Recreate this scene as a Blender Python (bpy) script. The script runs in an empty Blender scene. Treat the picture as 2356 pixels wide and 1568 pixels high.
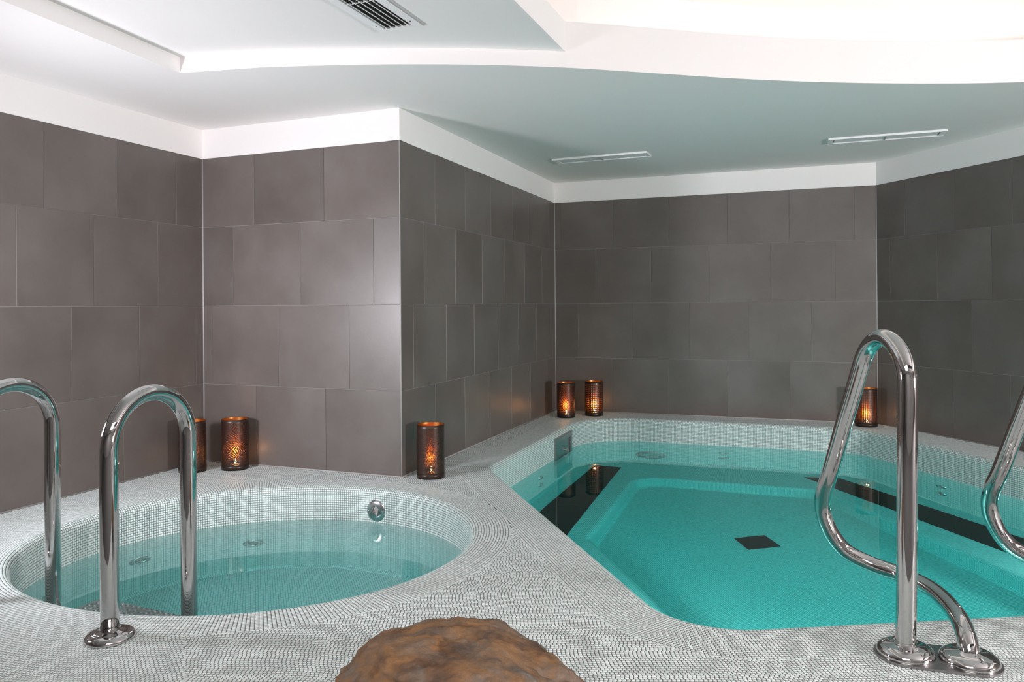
import bpy, bmesh, math, random
import numpy as np
from mathutils import Vector, Matrix

random.seed(7); rng = np.random.default_rng(7)
S = bpy.context.scene
COL = S.collection
PI = math.pi

# ---------------------------------------------------------------- camera
cam_d = bpy.data.cameras.new('camera'); cam = bpy.data.objects.new('camera', cam_d); COL.objects.link(cam)
cam_d.sensor_fit = 'HORIZONTAL'; cam_d.sensor_width = 36.0
cam_d.lens = 36.0*1761.264/2356
cam_d.shift_y = -(784-701.05)/2356.0
cam_d.clip_start = 0.02
ROLL = 0.0073935
cam.matrix_world = Matrix.Translation((0, 0, 1.0)) @ Matrix.Rotation(PI/2, 4, 'X') @ Matrix.Rotation(-ROLL, 4, 'Z')
S.camera = cam

# ---------------------------------------------------------------- world, light, exposure
W = bpy.data.worlds.new('world'); S.world = W; W.use_nodes = True
W.node_tree.nodes['Background'].inputs[0].default_value = (0.8, 0.85, 0.9, 1)
W.node_tree.nodes['Background'].inputs[1].default_value = 0.05
S.view_settings.view_transform = 'Standard'; S.view_settings.look = 'None'
S.view_settings.exposure = 0.38; S.view_settings.gamma = 1.0; S.view_settings.use_curve_mapping = False

def area(name, loc, target, size, power, color, shape='DISK', size_y=None, spread=180):
    l = bpy.data.lights.new(name, 'AREA'); l.energy = power; l.color = color; l.shape = shape; l.size = size
    if size_y: l.size_y = size_y
    o = bpy.data.objects.new(name, l); COL.objects.link(o); o.location = loc
    l.spread = math.radians(spread)
    d = Vector(target)-Vector(loc); o.rotation_euler = d.to_track_quat('-Z', 'Y').to_euler()
    return o
area('studio_light_left', (-2.55, 2.45, 0.95), (-0.3, 4.4, 1.1), 0.42, 34, (0.95, 0.93, 1.0), spread=140)
area('studio_light_right', (4.6, -0.5, 0.85), (1.2, 5.0, 0.9), 0.5, 185, (1.0, 0.93, 0.94))
area('overhead_fill_behind', (0.0, -0.2, 2.12), (0.0, 0.3, 0.0), 1.5, 56, (1.0, 0.955, 0.935), 'RECTANGLE', 0.8)  # unseen fill light added overhead to brighten the near deck
COVE_POWER = 4.6      # strength of the light strip inside the right-hand ceiling cove

# unseen lamps added in the pool walls below the waterline to brighten both pools
area('underwater_fill_near', (1.45, 2.50, -0.62), (1.7, 5.6, -0.85), 0.24, 9, (1.0, 0.98, 0.95))
area('underwater_fill_side', (0.42, 3.05, -0.62), (2.4, 4.9, -0.90), 0.24, 8, (1.0, 0.98, 0.95))
area('underwater_fill_right', (3.18, 3.60, -0.62), (1.2, 4.6, -0.95), 0.24, 7, (1.0, 0.98, 0.95))
area('underwater_fill_whirlpool', (-0.86, 2.56, -0.55), (-1.35, 4.0, -0.75), 0.20, 5, (1.0, 0.98, 0.95))

S.cycles.max_bounces = 10; S.cycles.transmission_bounces = 8; S.cycles.glossy_bounces = 5; S.cycles.diffuse_bounces = 5

# ---------------------------------------------------------------- materials
def newmat(name):
    m = bpy.data.materials.new(name); m.use_nodes = True
    nt = m.node_tree; b = nt.nodes['Principled BSDF']
    return m, nt, b
def N(nt, t, **kw):
    n = nt.nodes.new(t)
    for k, v in kw.items():
        if k.startswith('i_'): n.inputs[int(k[2:])].default_value = v
        else: setattr(n, k, v)
    return n
def simple(name, col, rough=0.5, metal=0.0, spec=0.5):
    m, nt, b = newmat(name)
    b.inputs['Base Color'].default_value = (*col, 1); b.inputs['Roughness'].default_value = rough
    b.inputs['Metallic'].default_value = metal; b.inputs['Specular IOR Level'].default_value = spec
    return m
def ramp(nt, stops, interp='LINEAR'):
    r = nt.nodes.new('ShaderNodeValToRGB'); r.color_ramp.interpolation = interp
    el = r.color_ramp.elements
    while len(el) > 1: el.remove(el[-1])
    el[0].position, el[0].color = stops[0][0], (*stops[0][1], 1)
    for p, c in stops[1:]:
        e = el.new(p); e.color = (*c, 1)
    return r
def math_(nt, op, a, b=None, clamp=False):
    n = nt.nodes.new('ShaderNodeMath'); n.operation = op; n.use_clamp = clamp
    for i, v in enumerate((a, b)):
        if v is None: continue
        if isinstance(v, (int, float)): n.inputs[i].default_value = v
        else: nt.links.new(v, n.inputs[i])
    return n.outputs[0]

# plaster: painted white with a hint of roller texture
M_WHITE, nt, b = newmat('white_plaster')
b.inputs['Base Color'].default_value = (0.81, 0.785, 0.775, 1); b.inputs['Roughness'].default_value = 0.75
nz = N(nt, 'ShaderNodeTexNoise'); nz.inputs['Scale'].default_value = 160; nz.inputs['Detail'].default_value = 3
bp = N(nt, 'ShaderNodeBump'); bp.inputs['Strength'].default_value = 0.06; bp.inputs['Distance'].default_value = 0.002
nt.links.new(nz.outputs[0], bp.inputs['Height']); nt.links.new(bp.outputs[0], b.inputs['Normal'])

# big wall tiles: slightly polished brown grey stoneware with cloudy tone
M_TILE, nt, b = newmat('brown_grey_stoneware')
geo = N(nt, 'ShaderNodeNewGeometry'); oi = N(nt, 'ShaderNodeObjectInfo')
nz = N(nt, 'ShaderNodeTexNoise'); nz.inputs['Scale'].default_value = 2.2; nz.inputs['Detail'].default_value = 6; nz.inputs['Roughness'].default_value = 0.55
off = N(nt, 'ShaderNodeVectorMath', operation='MULTIPLY_ADD'); off.inputs[1].default_value = (1, 1, 1)
cmb = N(nt, 'ShaderNodeCombineXYZ')
sc = math_(nt, 'MULTIPLY', oi.outputs['Random'], 31.0)
for i in range(3): nt.links.new(sc, cmb.inputs[i])
nt.links.new(geo.outputs['Position'], off.inputs[0]); nt.links.new(cmb.outputs[0], off.inputs[2])
nt.links.new(off.outputs[0], nz.inputs['Vector'])
rp = ramp(nt, [(0.3, (0.106, 0.089, 0.080)), (0.5, (0.125, 0.107, 0.097)), (0.7, (0.146, 0.128, 0.118))])
nt.links.new(nz.outputs[0], rp.inputs[0])
hv = N(nt, 'ShaderNodeHueSaturation')
nt.links.new(rp.outputs[0], hv.inputs['Color'])
nt.links.new(math_(nt, 'ADD', math_(nt, 'MULTIPLY', oi.outputs['Random'], 0.14), 0.93), hv.inputs['Value'])
nt.links.new(hv.outputs[0], b.inputs['Base Color'])
nt.links.new(math_(nt, 'ADD', math_(nt, 'MULTIPLY', nz.outputs[0], 0.22), 0.26), b.inputs['Roughness'])
b.inputs['Specular IOR Level'].default_value = 0.5
n2 = N(nt, 'ShaderNodeTexNoise'); n2.inputs['Scale'].default_value = 260; n2.inputs['Detail'].default_value = 2
bp = N(nt, 'ShaderNodeBump'); bp.inputs['Strength'].default_value = 0.10; bp.inputs['Distance'].default_value = 0.002
nt.links.new(off.outputs[0], n2.inputs['Vector']); nt.links.new(n2.outputs[0], bp.inputs['Height']); nt.links.new(bp.outputs[0], b.inputs['Normal'])

M_WGROUT = simple('wall_grout', (0.30, 0.29, 0.285), 0.85)
M_SILICONE = simple('grey_silicone', (0.36, 0.355, 0.35), 0.35)
M_GROUT = simple('mosaic_grout', (0.075, 0.072, 0.070), 0.85)

# glass mosaic: off-white tesserae, each its own shade
def mosaic_base(nt, b, fac, mint=False):
    rp = ramp(nt, [(0.0, (0.53, 0.60, 0.585)), (0.5, (0.60, 0.70, 0.675)), (1.0, (0.68, 0.77, 0.745))] if mint else [(0.0, (0.54, 0.57, 0.56)), (0.35, (0.60, 0.66, 0.645)), (0.7, (0.64, 0.715, 0.695)), (1.0, (0.70, 0.74, 0.73))])
    nt.links.new(fac, rp.inputs[0]); return rp.outputs[0]
M_MOSAIC, nt, b = newmat('pale_mosaic')
geo = N(nt, 'ShaderNodeNewGeometry')
nt.links.new(mosaic_base(nt, b, geo.outputs['Random Per Island']), b.inputs['Base Color'])
b.inputs['Roughness'].default_value = 0.24
M_MINT_BOUNCE, nt, b = newmat('mosaic_mint_bounce')  # mint tint: teal bounce light off the water, put into the tile colour
geo = N(nt, 'ShaderNodeNewGeometry')
nt.links.new(mosaic_base(nt, b, geo.outputs['Random Per Island'], True), b.inputs['Base Color'])
b.inputs['Roughness'].default_value = 0.22
M_MOSAIC1, nt, b = newmat('pale_mosaic_single')
oi = N(nt, 'ShaderNodeObjectInfo')
nt.links.new(mosaic_base(nt, b, oi.outputs['Random']), b.inputs['Base Color'])
b.inputs['Roughness'].default_value = 0.24

# mosaic too small to pick apart (under water): grid from the surface's own tile coordinates
M_UNDER, nt, b = newmat('underwater_mosaic')
uv = N(nt, 'ShaderNodeUVMap'); sp = N(nt, 'ShaderNodeSeparateXYZ'); nt.links.new(uv.outputs[0], sp.inputs[0])
def edge(o):
    f = math_(nt, 'FRACT', o); d = math_(nt, 'ABSOLUTE', math_(nt, 'SUBTRACT', f, 0.5))
    mr = N(nt, 'ShaderNodeMapRange'); mr.inputs['From Min'].default_value = 0.41; mr.inputs['From Max'].default_value = 0.46
    nt.links.new(d, mr.inputs['Value']); return mr.outputs[0]
g = math_(nt, 'MAXIMUM', edge(sp.outputs[0]), edge(sp.outputs[1]))
fl = N(nt, 'ShaderNodeVectorMath', operation='FLOOR'); nt.links.new(uv.outputs[0], fl.inputs[0])
wn = N(nt, 'ShaderNodeTexWhiteNoise'); nt.links.new(fl.outputs[0], wn.inputs['Vector'])
mc = mosaic_base(nt, b, wn.outputs['Value'])
mx = N(nt, 'ShaderNodeMix', data_type='RGBA'); nt.links.new(g, mx.inputs['Factor']); nt.links.new(mc, mx.inputs['A'])
mx.inputs['B'].default_value = (0.17, 0.18, 0.175, 1)
nt.links.new(mx.outputs['Result'], b.inputs['Base Color'])
b.inputs['Roughness'].default_value = 0.35
bp = N(nt, 'ShaderNodeBump'); bp.inputs['Strength'].default_value = 0.5; bp.inputs['Distance'].default_value = 0.001; bp.invert = True
nt.links.new(g, bp.inputs['Height']); nt.links.new(bp.outputs[0], b.inputs['Normal'])

M_CHROME = simple('polished_steel', (0.54, 0.53, 0.525), 0.045, 1.0)
M_CHROME2 = simple('satin_steel', (0.50, 0.50, 0.50), 0.22, 1.0)
M_STEELD = simple('dull_steel', (0.33, 0.32, 0.32), 0.3, 1.0)
M_TREAD = simple('tread_steel', (0.55, 0.54, 0.54), 0.38, 0.85)
M_BLACK = simple('black_grille', (0.006, 0.008, 0.008), 0.5)
M_SHADE_WICK = simple('gap_shade_and_wick', (0.02, 0.02, 0.02), 0.9)  # near-black: shade painted into gaps and holes, also the wick
M_VENT = simple('white_lacquer', (0.82, 0.82, 0.82), 0.35)
M_LOUVRE = simple('grey_lacquer', (0.40, 0.40, 0.40), 0.4)
M_LENS = simple('lamp_lens', (0.22, 0.30, 0.30), 0.12)
M_WAX = simple('wax', (0.75, 0.62, 0.48), 0.5)
M_ALU = simple('tealight_cup', (0.6, 0.58, 0.55), 0.3, 1.0)

def water_mat(name, density):
    m, nt, b = newmat(name)
    nt.nodes.remove(b)
    gl = N(nt, 'ShaderNodeBsdfGlass'); gl.inputs['IOR'].default_value = 1.333; gl.inputs['Roughness'].default_value = 0.0
    ab = N(nt, 'ShaderNodeVolumeAbsorption'); ab.inputs['Color'].default_value = (0.0, 0.972, 0.965, 1); ab.inputs['Density'].default_value = density
    out = nt.nodes['Material Output']
    nt.links.new(gl.outputs[0], out.inputs['Surface']); nt.links.new(ab.outputs[0], out.inputs['Volume'])
    nz = N(nt, 'ShaderNodeTexNoise'); nz.inputs['Scale'].default_value = 5.0; nz.inputs['Detail'].default_value = 2
    tc = N(nt, 'ShaderNodeTexCoord'); nt.links.new(tc.outputs['Object'], nz.inputs['Vector'])
    bp = N(nt, 'ShaderNodeBump'); bp.inputs['Strength'].default_value = 0.05; bp.inputs['Distance'].default_value = 0.01
    nt.links.new(nz.outputs[0], bp.inputs['Height']); nt.links.new(bp.outputs[0], gl.inputs['Normal'])
    return m
M_WATER = water_mat('pool_water', 0.82); M_WATER_SPA = water_mat('whirlpool_water', 0.45)

def emit(name, col, s):
    m, nt, b = newmat(name); b.inputs['Base Color'].default_value = (0, 0, 0, 1)
    b.inputs['Emission Color'].default_value = (*col, 1); b.inputs['Emission Strength'].default_value = s
    return m
M_LED = emit('led_strip', (1.0, 0.90, 0.80), COVE_POWER)
M_FLAME = emit('flame', (1.0, 0.62, 0.25), 45)

M_ROCK, nt, b = newmat('rusty_rock')
tc = N(nt, 'ShaderNodeTexCoord')
def nzz(s, d=8, r=0.6, dist=0.0):
    n = N(nt, 'ShaderNodeTexNoise'); n.inputs['Scale'].default_value = s; n.inputs['Detail'].default_value = d
    n.inputs['Roughness'].default_value = r; n.inputs['Distortion'].default_value = dist
    nt.links.new(tc.outputs['Object'], n.inputs['Vector']); return n
a1 = nzz(7, 10, 0.65, 0.6)
r1 = ramp(nt, [(0.28, (0.030, 0.017, 0.011)), (0.42, (0.14, 0.066, 0.028)), (0.52, (0.26, 0.125, 0.044)), (0.62, (0.18, 0.112, 0.070)), (0.75, (0.30, 0.20, 0.15))])
nt.links.new(a1.outputs[0], r1.inputs[0])
a2 = nzz(4.2, 6, 0.6, 1.0)
r2 = ramp(nt, [(0.40, (0, 0, 0)), (0.62, (1, 1, 1))]); nt.links.new(a2.outputs[0], r2.inputs[0])
mx = N(nt, 'ShaderNodeMix', data_type='RGBA'); nt.links.new(r2.outputs[0], mx.inputs['Factor']); nt.links.new(r1.outputs[0], mx.inputs['A'])
a3 = nzz(16, 8, 0.7, 0.3)
r3 = ramp(nt, [(0.32, (0.03, 0.024, 0.019)), (0.5, (0.125, 0.10, 0.078)), (0.72, (0.26, 0.22, 0.19))]); nt.links.new(a3.outputs[0], r3.inputs[0])
nt.links.new(r3.outputs[0], mx.inputs['B']); nt.links.new(mx.outputs['Result'], b.inputs['Base Color'])
b.inputs['Roughness'].default_value = 0.62
a4 = nzz(30, 10, 0.7); a5 = nzz(9, 4, 0.5)
bp = N(nt, 'ShaderNodeBump'); bp.inputs['Strength'].default_value = 0.9; bp.inputs['Distance'].default_value = 0.012
nt.links.new(math_(nt, 'ADD', a4.outputs[0], a5.outputs[0]), bp.inputs['Height']); nt.links.new(bp.outputs[0], b.inputs['Normal'])

def lantern_mat(kind, gold):
    """punched metal: holes cut with the sleeve's own coordinates; bronze outside, gold inside"""
    m, nt, b = newmat(('gold' if gold else 'bronze')+'_punched_'+kind)
    uv = N(nt, 'ShaderNodeUVMap')
    if kind == 'speckle' or kind == 'fleck':
        v = N(nt, 'ShaderNodeTexVoronoi'); v.inputs['Scale'].default_value = 230 if kind == 'speckle' else 330
        nt.links.new(uv.outputs[0], v.inputs['Vector'])
        hole = math_(nt, 'LESS_THAN', v.outputs['Distance'], 0.27)
    elif kind == 'rings':
        sp = N(nt, 'ShaderNodeSeparateXYZ'); nt.links.new(uv.outputs[0], sp.inputs[0])
        P = 0.125
        fx = math_(nt, 'SUBTRACT', math_(nt, 'FLOORED_MODULO', sp.outputs[0], P), P/2)
        fy = math_(nt, 'SUBTRACT', math_(nt, 'FLOORED_MODULO', sp.outputs[1], P), P/2)
        r = math_(nt, 'SQRT', math_(nt, 'ADD', math_(nt, 'MULTIPLY', fx, fx), math_(nt, 'MULTIPLY', fy, fy)))
        a = math_(nt, 'ARCTAN2', fy, fx)
        c1 = math_(nt, 'GREATER_THAN', math_(nt, 'SINE', math_(nt, 'MULTIPLY', r, 2*PI/0.0072)), 0.35)
        c2 = math_(nt, 'GREATER_THAN', math_(nt, 'SINE', math_(nt, 'MULTIPLY', a, 30)), 0.25)
        hole = math_(nt, 'MULTIPLY', c1, c2)
    else:
        sp = N(nt, 'ShaderNodeSeparateXYZ'); nt.links.new(uv.outputs[0], sp.inputs[0])
        px, py = {'grid': (0.0155, 0.0165), 'weave': (0.0125, 0.0085), 'circles': (0.030, 0.030)}[kind]
        sx = math_(nt, 'SINE', math_(nt, 'MULTIPLY', sp.outputs[0], 2*PI/px)); sy = math_(nt, 'SINE', math_(nt, 'MULTIPLY', sp.outputs[1], 2*PI/py))
        if kind == 'circles':
            q = math_(nt, 'ABSOLUTE', math_(nt, 'ADD', sx, sy)); hole = math_(nt, 'LESS_THAN', math_(nt, 'ABSOLUTE', math_(nt, 'SUBTRACT', q, 1.0)), 0.2)
        else:
            hole = math_(nt, 'MULTIPLY', math_(nt, 'GREATER_THAN', sx, 0.15), math_(nt, 'GREATER_THAN', sy, 0.2))
    b.inputs['Base Color'].default_value = (0.55, 0.27, 0.075, 1) if gold else (0.05, 0.031, 0.024, 1)
    b.inputs['Metallic'].default_value = 1.0 if gold else 0.55; b.inputs['Roughness'].default_value = 0.34 if gold else 0.38
    nt.links.new(math_(nt, 'SUBTRACT', 1.0, hole), b.inputs['Alpha'])
    return m
M_BRONZE = simple('bronze_metal', (0.045, 0.030, 0.024), 0.36, 0.6)
M_GOLD = simple('gold_metal', (0.62, 0.32, 0.09), 0.3, 1.0)

# ---------------------------------------------------------------- mesh helpers
def link(o, parent=None):
    COL.objects.link(o)
    if parent is not None: o.parent = parent
    return o
def tag(o, label=None, cat=None, group=None, kind=None):
    if label: o['label'] = label
    if cat: o['category'] = cat
    if group: o['group'] = group
    if kind: o['kind'] = kind
    return o
def empty(name, loc=(0, 0, 0), rz=0.0):
    o = bpy.data.objects.new(name, None); COL.objects.link(o); o.location = loc; o.rotation_euler = (0, 0, rz); o.empty_display_size = 0.1
    return o
def quads_mesh(name, V, F, mat, parent=None, uv=None, smooth=False):
    """V (n,3), F (m,4) numpy -> object"""
    V = np.asarray(V, dtype=np.float32); F = np.asarray(F, dtype=np.int32)
    me = bpy.data.meshes.new(name); me.vertices.add(len(V)); me.vertices.foreach_set('co', V.ravel())
    k = F.shape[1]
    me.loops.add(F.size); me.loops.foreach_set('vertex_index', F.ravel())
    me.polygons.add(len(F)); me.polygons.foreach_set('loop_start', np.arange(0, F.size, k, dtype=np.int32))
    me.polygons.foreach_set('loop_total', np.full(len(F), k, dtype=np.int32))
    if uv is not None:
        l = me.uv_layers.new(name='UVMap'); l.data.foreach_set('uv', np.asarray(uv, dtype=np.float32).ravel())
    me.update(calc_edges=True)
    if smooth: me.polygons.foreach_set('use_smooth', np.ones(len(F), dtype=bool))
    me.materials.append(mat)
    return link(bpy.data.objects.new(name, me), parent)
def bm_obj(name, bm, mats, parent=None, smooth=False):
    bmesh.ops.recalc_face_normals(bm, faces=bm.faces)
    me = bpy.data.meshes.new(name); bm.to_mesh(me); bm.free()
    for m in (mats if isinstance(mats, (list, tuple)) else [mats]): me.materials.append(m)
    if smooth: me.polygons.foreach_set('use_smooth', np.ones(len(me.polygons), dtype=bool))
    return link(bpy.data.objects.new(name, me), parent)
def add_box(bm, c, s, M=None, bevel=0.0):
    r = bmesh.ops.create_cube(bm, size=1.0); vs = r['verts']
    for v in vs: v.co = Vector((v.co.x*s[0]+c[0], v.co.y*s[1]+c[1], v.co.z*s[2]+c[2]))
    if bevel > 0:
        es = list({e for v in vs for e in v.link_edges})
        rb = bmesh.ops.bevel(bm, geom=es, offset=bevel, segments=2, affect='EDGES', profile=0.6)
        vs = list({v for f in rb['faces'] for v in f.verts} | set(v for v in vs if v.is_valid))
    if M is not None:
        for v in vs: v.co = M @ v.co
def box_obj(name, c, s, mat, parent=None, bevel=0.0, M=None):
    bm = bmesh.new(); add_box(bm, c, s, M, bevel); return bm_obj(name, bm, mat, parent)
def lathe(name, prof, mat, parent=None, seg=32, M=None, smooth=True, loc=(0, 0, 0)):
    """prof: [(r,z)...]"""
    V, F = [], []
    n = len(prof)
    for r, z in prof:
        for k in range(seg):
            a = 2*PI*k/seg; p = Vector((r*math.cos(a), r*math.sin(a), z))
            V.append((M @ p) if M is not None else p)
    for i in range(n-1):
        for k in range(seg):
            k2 = (k+1) % seg; F.append((i*seg+k, i*seg+k2, (i+1)*seg+k2, (i+1)*seg+k))
    me = bpy.data.meshes.new(name); me.from_pydata([tuple(v) for v in V], [], F); me.update()
    if smooth: me.polygons.foreach_set('use_smooth', np.ones(len(F), dtype=bool))
    me.materials.append(mat)
    bm = bmesh.new(); bm.from_mesh(me); bmesh.ops.remove_doubles(bm, verts=bm.verts, dist=1e-6); bmesh.ops.recalc_face_normals(bm, faces=bm.faces); bm.to_mesh(me); bm.free()
    o = link(bpy.data.objects.new(name, me), parent); o.location = loc
    return o
def tube(name, pts, r, mat, parent=None, seg=28, cap=True):
    P = [Vector(p) for p in pts]; n = len(P)
    T = [((P[min(i+1, n-1)]-P[max(i-1, 0)]).normalized()) for i in range(n)]
    up = Vector((1, 0, 0)) if abs(T[0].x) < 0.9 else Vector((0, 1, 0))
    nrm = (up - T[0]*up.dot(T[0])).normalized(); V, F = [], []
    for i in range(n):
        if i: nrm = (nrm - T[i]*nrm.dot(T[i])).normalized()
        bt = T[i].cross(nrm)
        for k in range(seg):
            a = 2*PI*k/seg; V.append(P[i] + nrm*(r*math.cos(a)) + bt*(r*math.sin(a)))
    for i in range(n-1):
        for k in range(seg):
            k2 = (k+1) % seg; F.append((i*seg+k, i*seg+k2, (i+1)*seg+k2, (i+1)*seg+k))
    if cap: F.append(tuple(range(seg-1, -1, -1))); F.append(tuple(range((n-1)*seg, n*seg)))
    me = bpy.data.meshes.new(name); me.from_pydata([tuple(v) for v in V], [], F); me.update()
    me.polygons.foreach_set('use_smooth', np.ones(len(F), dtype=bool)); me.materials.append(mat)
    return link(bpy.data.objects.new(name, me), parent)
def catmull(pts, sub=8):
    P = [Vector(p) for p in pts]; P = [P[0]*2-P[1]] + P + [P[-1]*2-P[-2]]; out = []
    for i in range(1, len(P)-2):
        for s in range(sub):
            t = s/sub; a, b_, c, d = P[i-1], P[i], P[i+1], P[i+2]
            out.append(0.5*((2*b_)+(c-a)*t+(2*a-5*b_+4*c-d)*t*t+(3*b_-a-3*c+d)*t**3))
    out.append(P[-2]); return out

# ---------------------------------------------------------------- plan of the room (z = 0 is the mosaic deck)
PA, PB, PC, PD, PE, PF = (-4.45, -1.2), (-2.009, 4.983), (-0.649, 4.454), (0.409, 7.262), (3.004, 6.301), (5.34, -1.2)
ROOM = [PA, PB, PC, PD, PE, PF]
Z_TILE, Z_CEIL = 1.963, 2.151
ROWS = [(0.0, 0.5016), (0.5016, 1.0084), (1.0084, 1.5164), (1.5164, Z_TILE)]
def v2(a): return np.array(a, dtype=float)

def inside_poly(P, poly):
    x, y = P[:, 0], P[:, 1]; c = np.zeros(len(P), bool); n = len(poly)
    for i in range(n):
        x1, y1 = poly[i]; x2, y2 = poly[(i+1) % n]
        m = ((y1 > y) != (y2 > y)); xi = (x2-x1)*(y-y1)/((y2-y1) if y2 != y1 else 1e-9)+x1
        c ^= m & (x < xi)
    return c
def dist_poly(P, poly):
    d = np.full(len(P), 1e9); n = len(poly)
    for i in range(n):
        a = v2(poly[i]); b = v2(poly[(i+1) % n]); ab = b-a; t = np.clip(((P-a)@ab)/(ab@ab+1e-12), 0, 1)
        q = a+t[:, None]*ab; d = np.minimum(d, np.hypot(*(P-q).T))
    return d

# ---------------------------------------------------------------- walls
SLAB = 0.09
WALLS = [  # name, start, end, {row: joint positions}, visible tone of its name
    ('wall_left', PA, PB, None), ('wall_spa', PB, PC, None), ('wall_side', PC, PD, None), ('wall_back', PD, PE, None), ('wall_right', PE, PF, None), ('wall_front', PF, PA, None)]
LA = math.dist(PA, PB); A0 = LA-1.336   # visible joints were measured from the corner inwards
JOINTS = {
 'wall_left': ([A0+0.689+0.02, 0.442], [A0+0.383, 0.442], [A0+0.081, 0.442], [A0+0.231, 0.442]),
 'wall_spa': ([0.419, 0.52], [0.071, 0.519], [0.247, 0.517], [0.416, 0.52]),
 'wall_side': ([0.448, 0.457], [0.156, 0.4585], [0.302, 0.462], [0.461, 0.4715]),
 'wall_back': ([0.04, 0.5115], [0.227, 0.5095], [0.397, 0.5135], [0.055, 0.509]),
 'wall_right': ([0.270, 0.461], [0.435, 0.459], [0.146, 0.4555], [0.299, 0.4585]),
 'wall_front': ([0.2, 0.5], [0.4, 0.5], [0.1, 0.5], [0.3, 0.5])}
GAP, TT = 0.0026, 0.008
def wall_quad(bm, a, b, z0, z1, off, th):
    """box along a->b from z0 to z1; its room face stands `off` in front of the wall line, th thick behind it"""
    a = v2(a); b = v2(b); u = (b-a)/np.linalg.norm(b-a); n = np.array([u[1], -u[0]])   # rooms lies to the right of a->b
    q = [a+n*off, b+n*off, b+n*(off-th), a+n*(off-th)]
    vs = [bm.verts.new((p[0], p[1], z)) for z in (z0, z1) for p in q]
    for f in ((3, 2, 1, 0), (4, 5, 6, 7), (0, 1, 5, 4), (1, 2, 6, 5), (2, 3, 7, 6), (3, 0, 4, 7)): bm.faces.new([vs[i] for i in f])
tile_meshes = {}
def wall_tile(a, u, n, s0, s1, z0, z1, parent):
    w, h = s1-s0-GAP, z1-z0-GAP; key = (round(w, 3), round(h, 3))
    if key not in tile_meshes:
        bv = 0.0014; V = []
        for (dx, y) in ((0, -TT+0.001), (0, -bv), (bv, 0)):
            V += [(dx, y, dx), (w-dx, y, dx), (w-dx, y, h-dx), (dx, y, h-dx)]
        F = [(8, 9, 10, 11)]
        for L in (0, 4):
            for k in range(4): F.append((L+k, L+(k+1) % 4, L+4+(k+1) % 4, L+4+k))
        me = bpy.data.meshes.new('wall_tile'); me.from_pydata([(x, -y, z) for x, y, z in V], [], F); me.update(); me.materials.append(M_TILE)
        bm = bmesh.new(); bm.from_mesh(me); bmesh.ops.recalc_face_normals(bm, faces=bm.faces)
        if sum(f.normal.y for f in bm.faces if len(f.verts) == 4 and abs(f.normal.y) > .9) > 0: bmesh.ops.reverse_faces(bm, faces=bm.faces)
        bm.to_mesh(me); bm.free()
        tile_meshes[key] = me
    o = bpy.data.objects.new('wall_tile', tile_meshes[key]); COL.objects.link(o); o.parent = parent
    p = a+u*(s0+GAP/2)+n*(TT*0.0+random.uniform(-0.0003, 0.0003))
    # local +x along wall, local -y towards the room
    o.location = (p[0]-n[0]*0, p[1]-n[1]*0, z0+GAP/2)
    o.rotation_euler = (random.uniform(-0.0012, 0.0012), 0, math.atan2(u[1], u[0])+random.uniform(-0.0012, 0.0012))
for name, a, b, _ in WALLS:
    _u = (v2(b)-v2(a))/math.dist(a, b)
    a_s = tuple(v2(a)+_u*0.0036) if name == 'wall_side' else a; b_s = tuple(v2(b)-_u*0.0036) if name == 'wall_spa' else b
    bm = bmesh.new(); wall_quad(bm, a_s, b_s, -0.06, Z_TILE, -0.0035, SLAB)
    w = tag(bm_obj(name, bm, M_WGROUT), kind='structure')
    A_, B_ = v2(a), v2(b); L = np.linalg.norm(B_-A_); u = (B_-A_)/L; n = np.array([u[1], -u[0]])
    if name != 'wall_front':
        for r, (z0, z1) in enumerate(ROWS):
            st, sp_ = JOINTS[name][r]; js = [st+k*sp_ for k in range(-14, 20) if 0.03 < st+k*sp_ < L-0.03]
            js = [0.0]+js+[L]
            for s0, s1 in zip(js[:-1], js[1:]):
                wall_tile(A_, u, n, s0, s1, z0, z1, w)
    # white plaster band above the tiles
    bm = bmesh.new(); wall_quad(bm, v2(a)-u*(0.003 if name == 'wall_side' else 0.0), v2(b)+u*(0.003 if name == 'wall_spa' else 0.0), Z_TILE, Z_CEIL+0.02, 0.003, SLAB)
    tag(bm_obj('trim_%d' % (1+[x[0] for x in WALLS].index(name)), bm, M_WHITE), kind='structure')
# silicone beads in the corners and along the deck
def rod(name, p, q, r, mat, num):
    o = tube(name, [p, ((p[0]+q[0])/2, (p[1]+q[1])/2, (p[2]+q[2])/2), q], r, mat, seg=8); return tag(o, kind='structure')
for i, (c, r) in enumerate([(PB, 0.0055), (PC, 0.0035), (PD, 0.0055), (PE, 0.0045)]):
    rod('trim_%d' % (7+i), (c[0], c[1], 0.0), (c[0], c[1], Z_TILE), r, M_SILICONE, i)
for i, (a, b) in enumerate([(PA, PB), (PB, PC), (PC, PD), (PD, PE), (PE, PF)]):
    rod('trim_%d' % (11+i), (*a, 0.002), (*b, 0.002), 0.0055, M_SILICONE, i)

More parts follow.
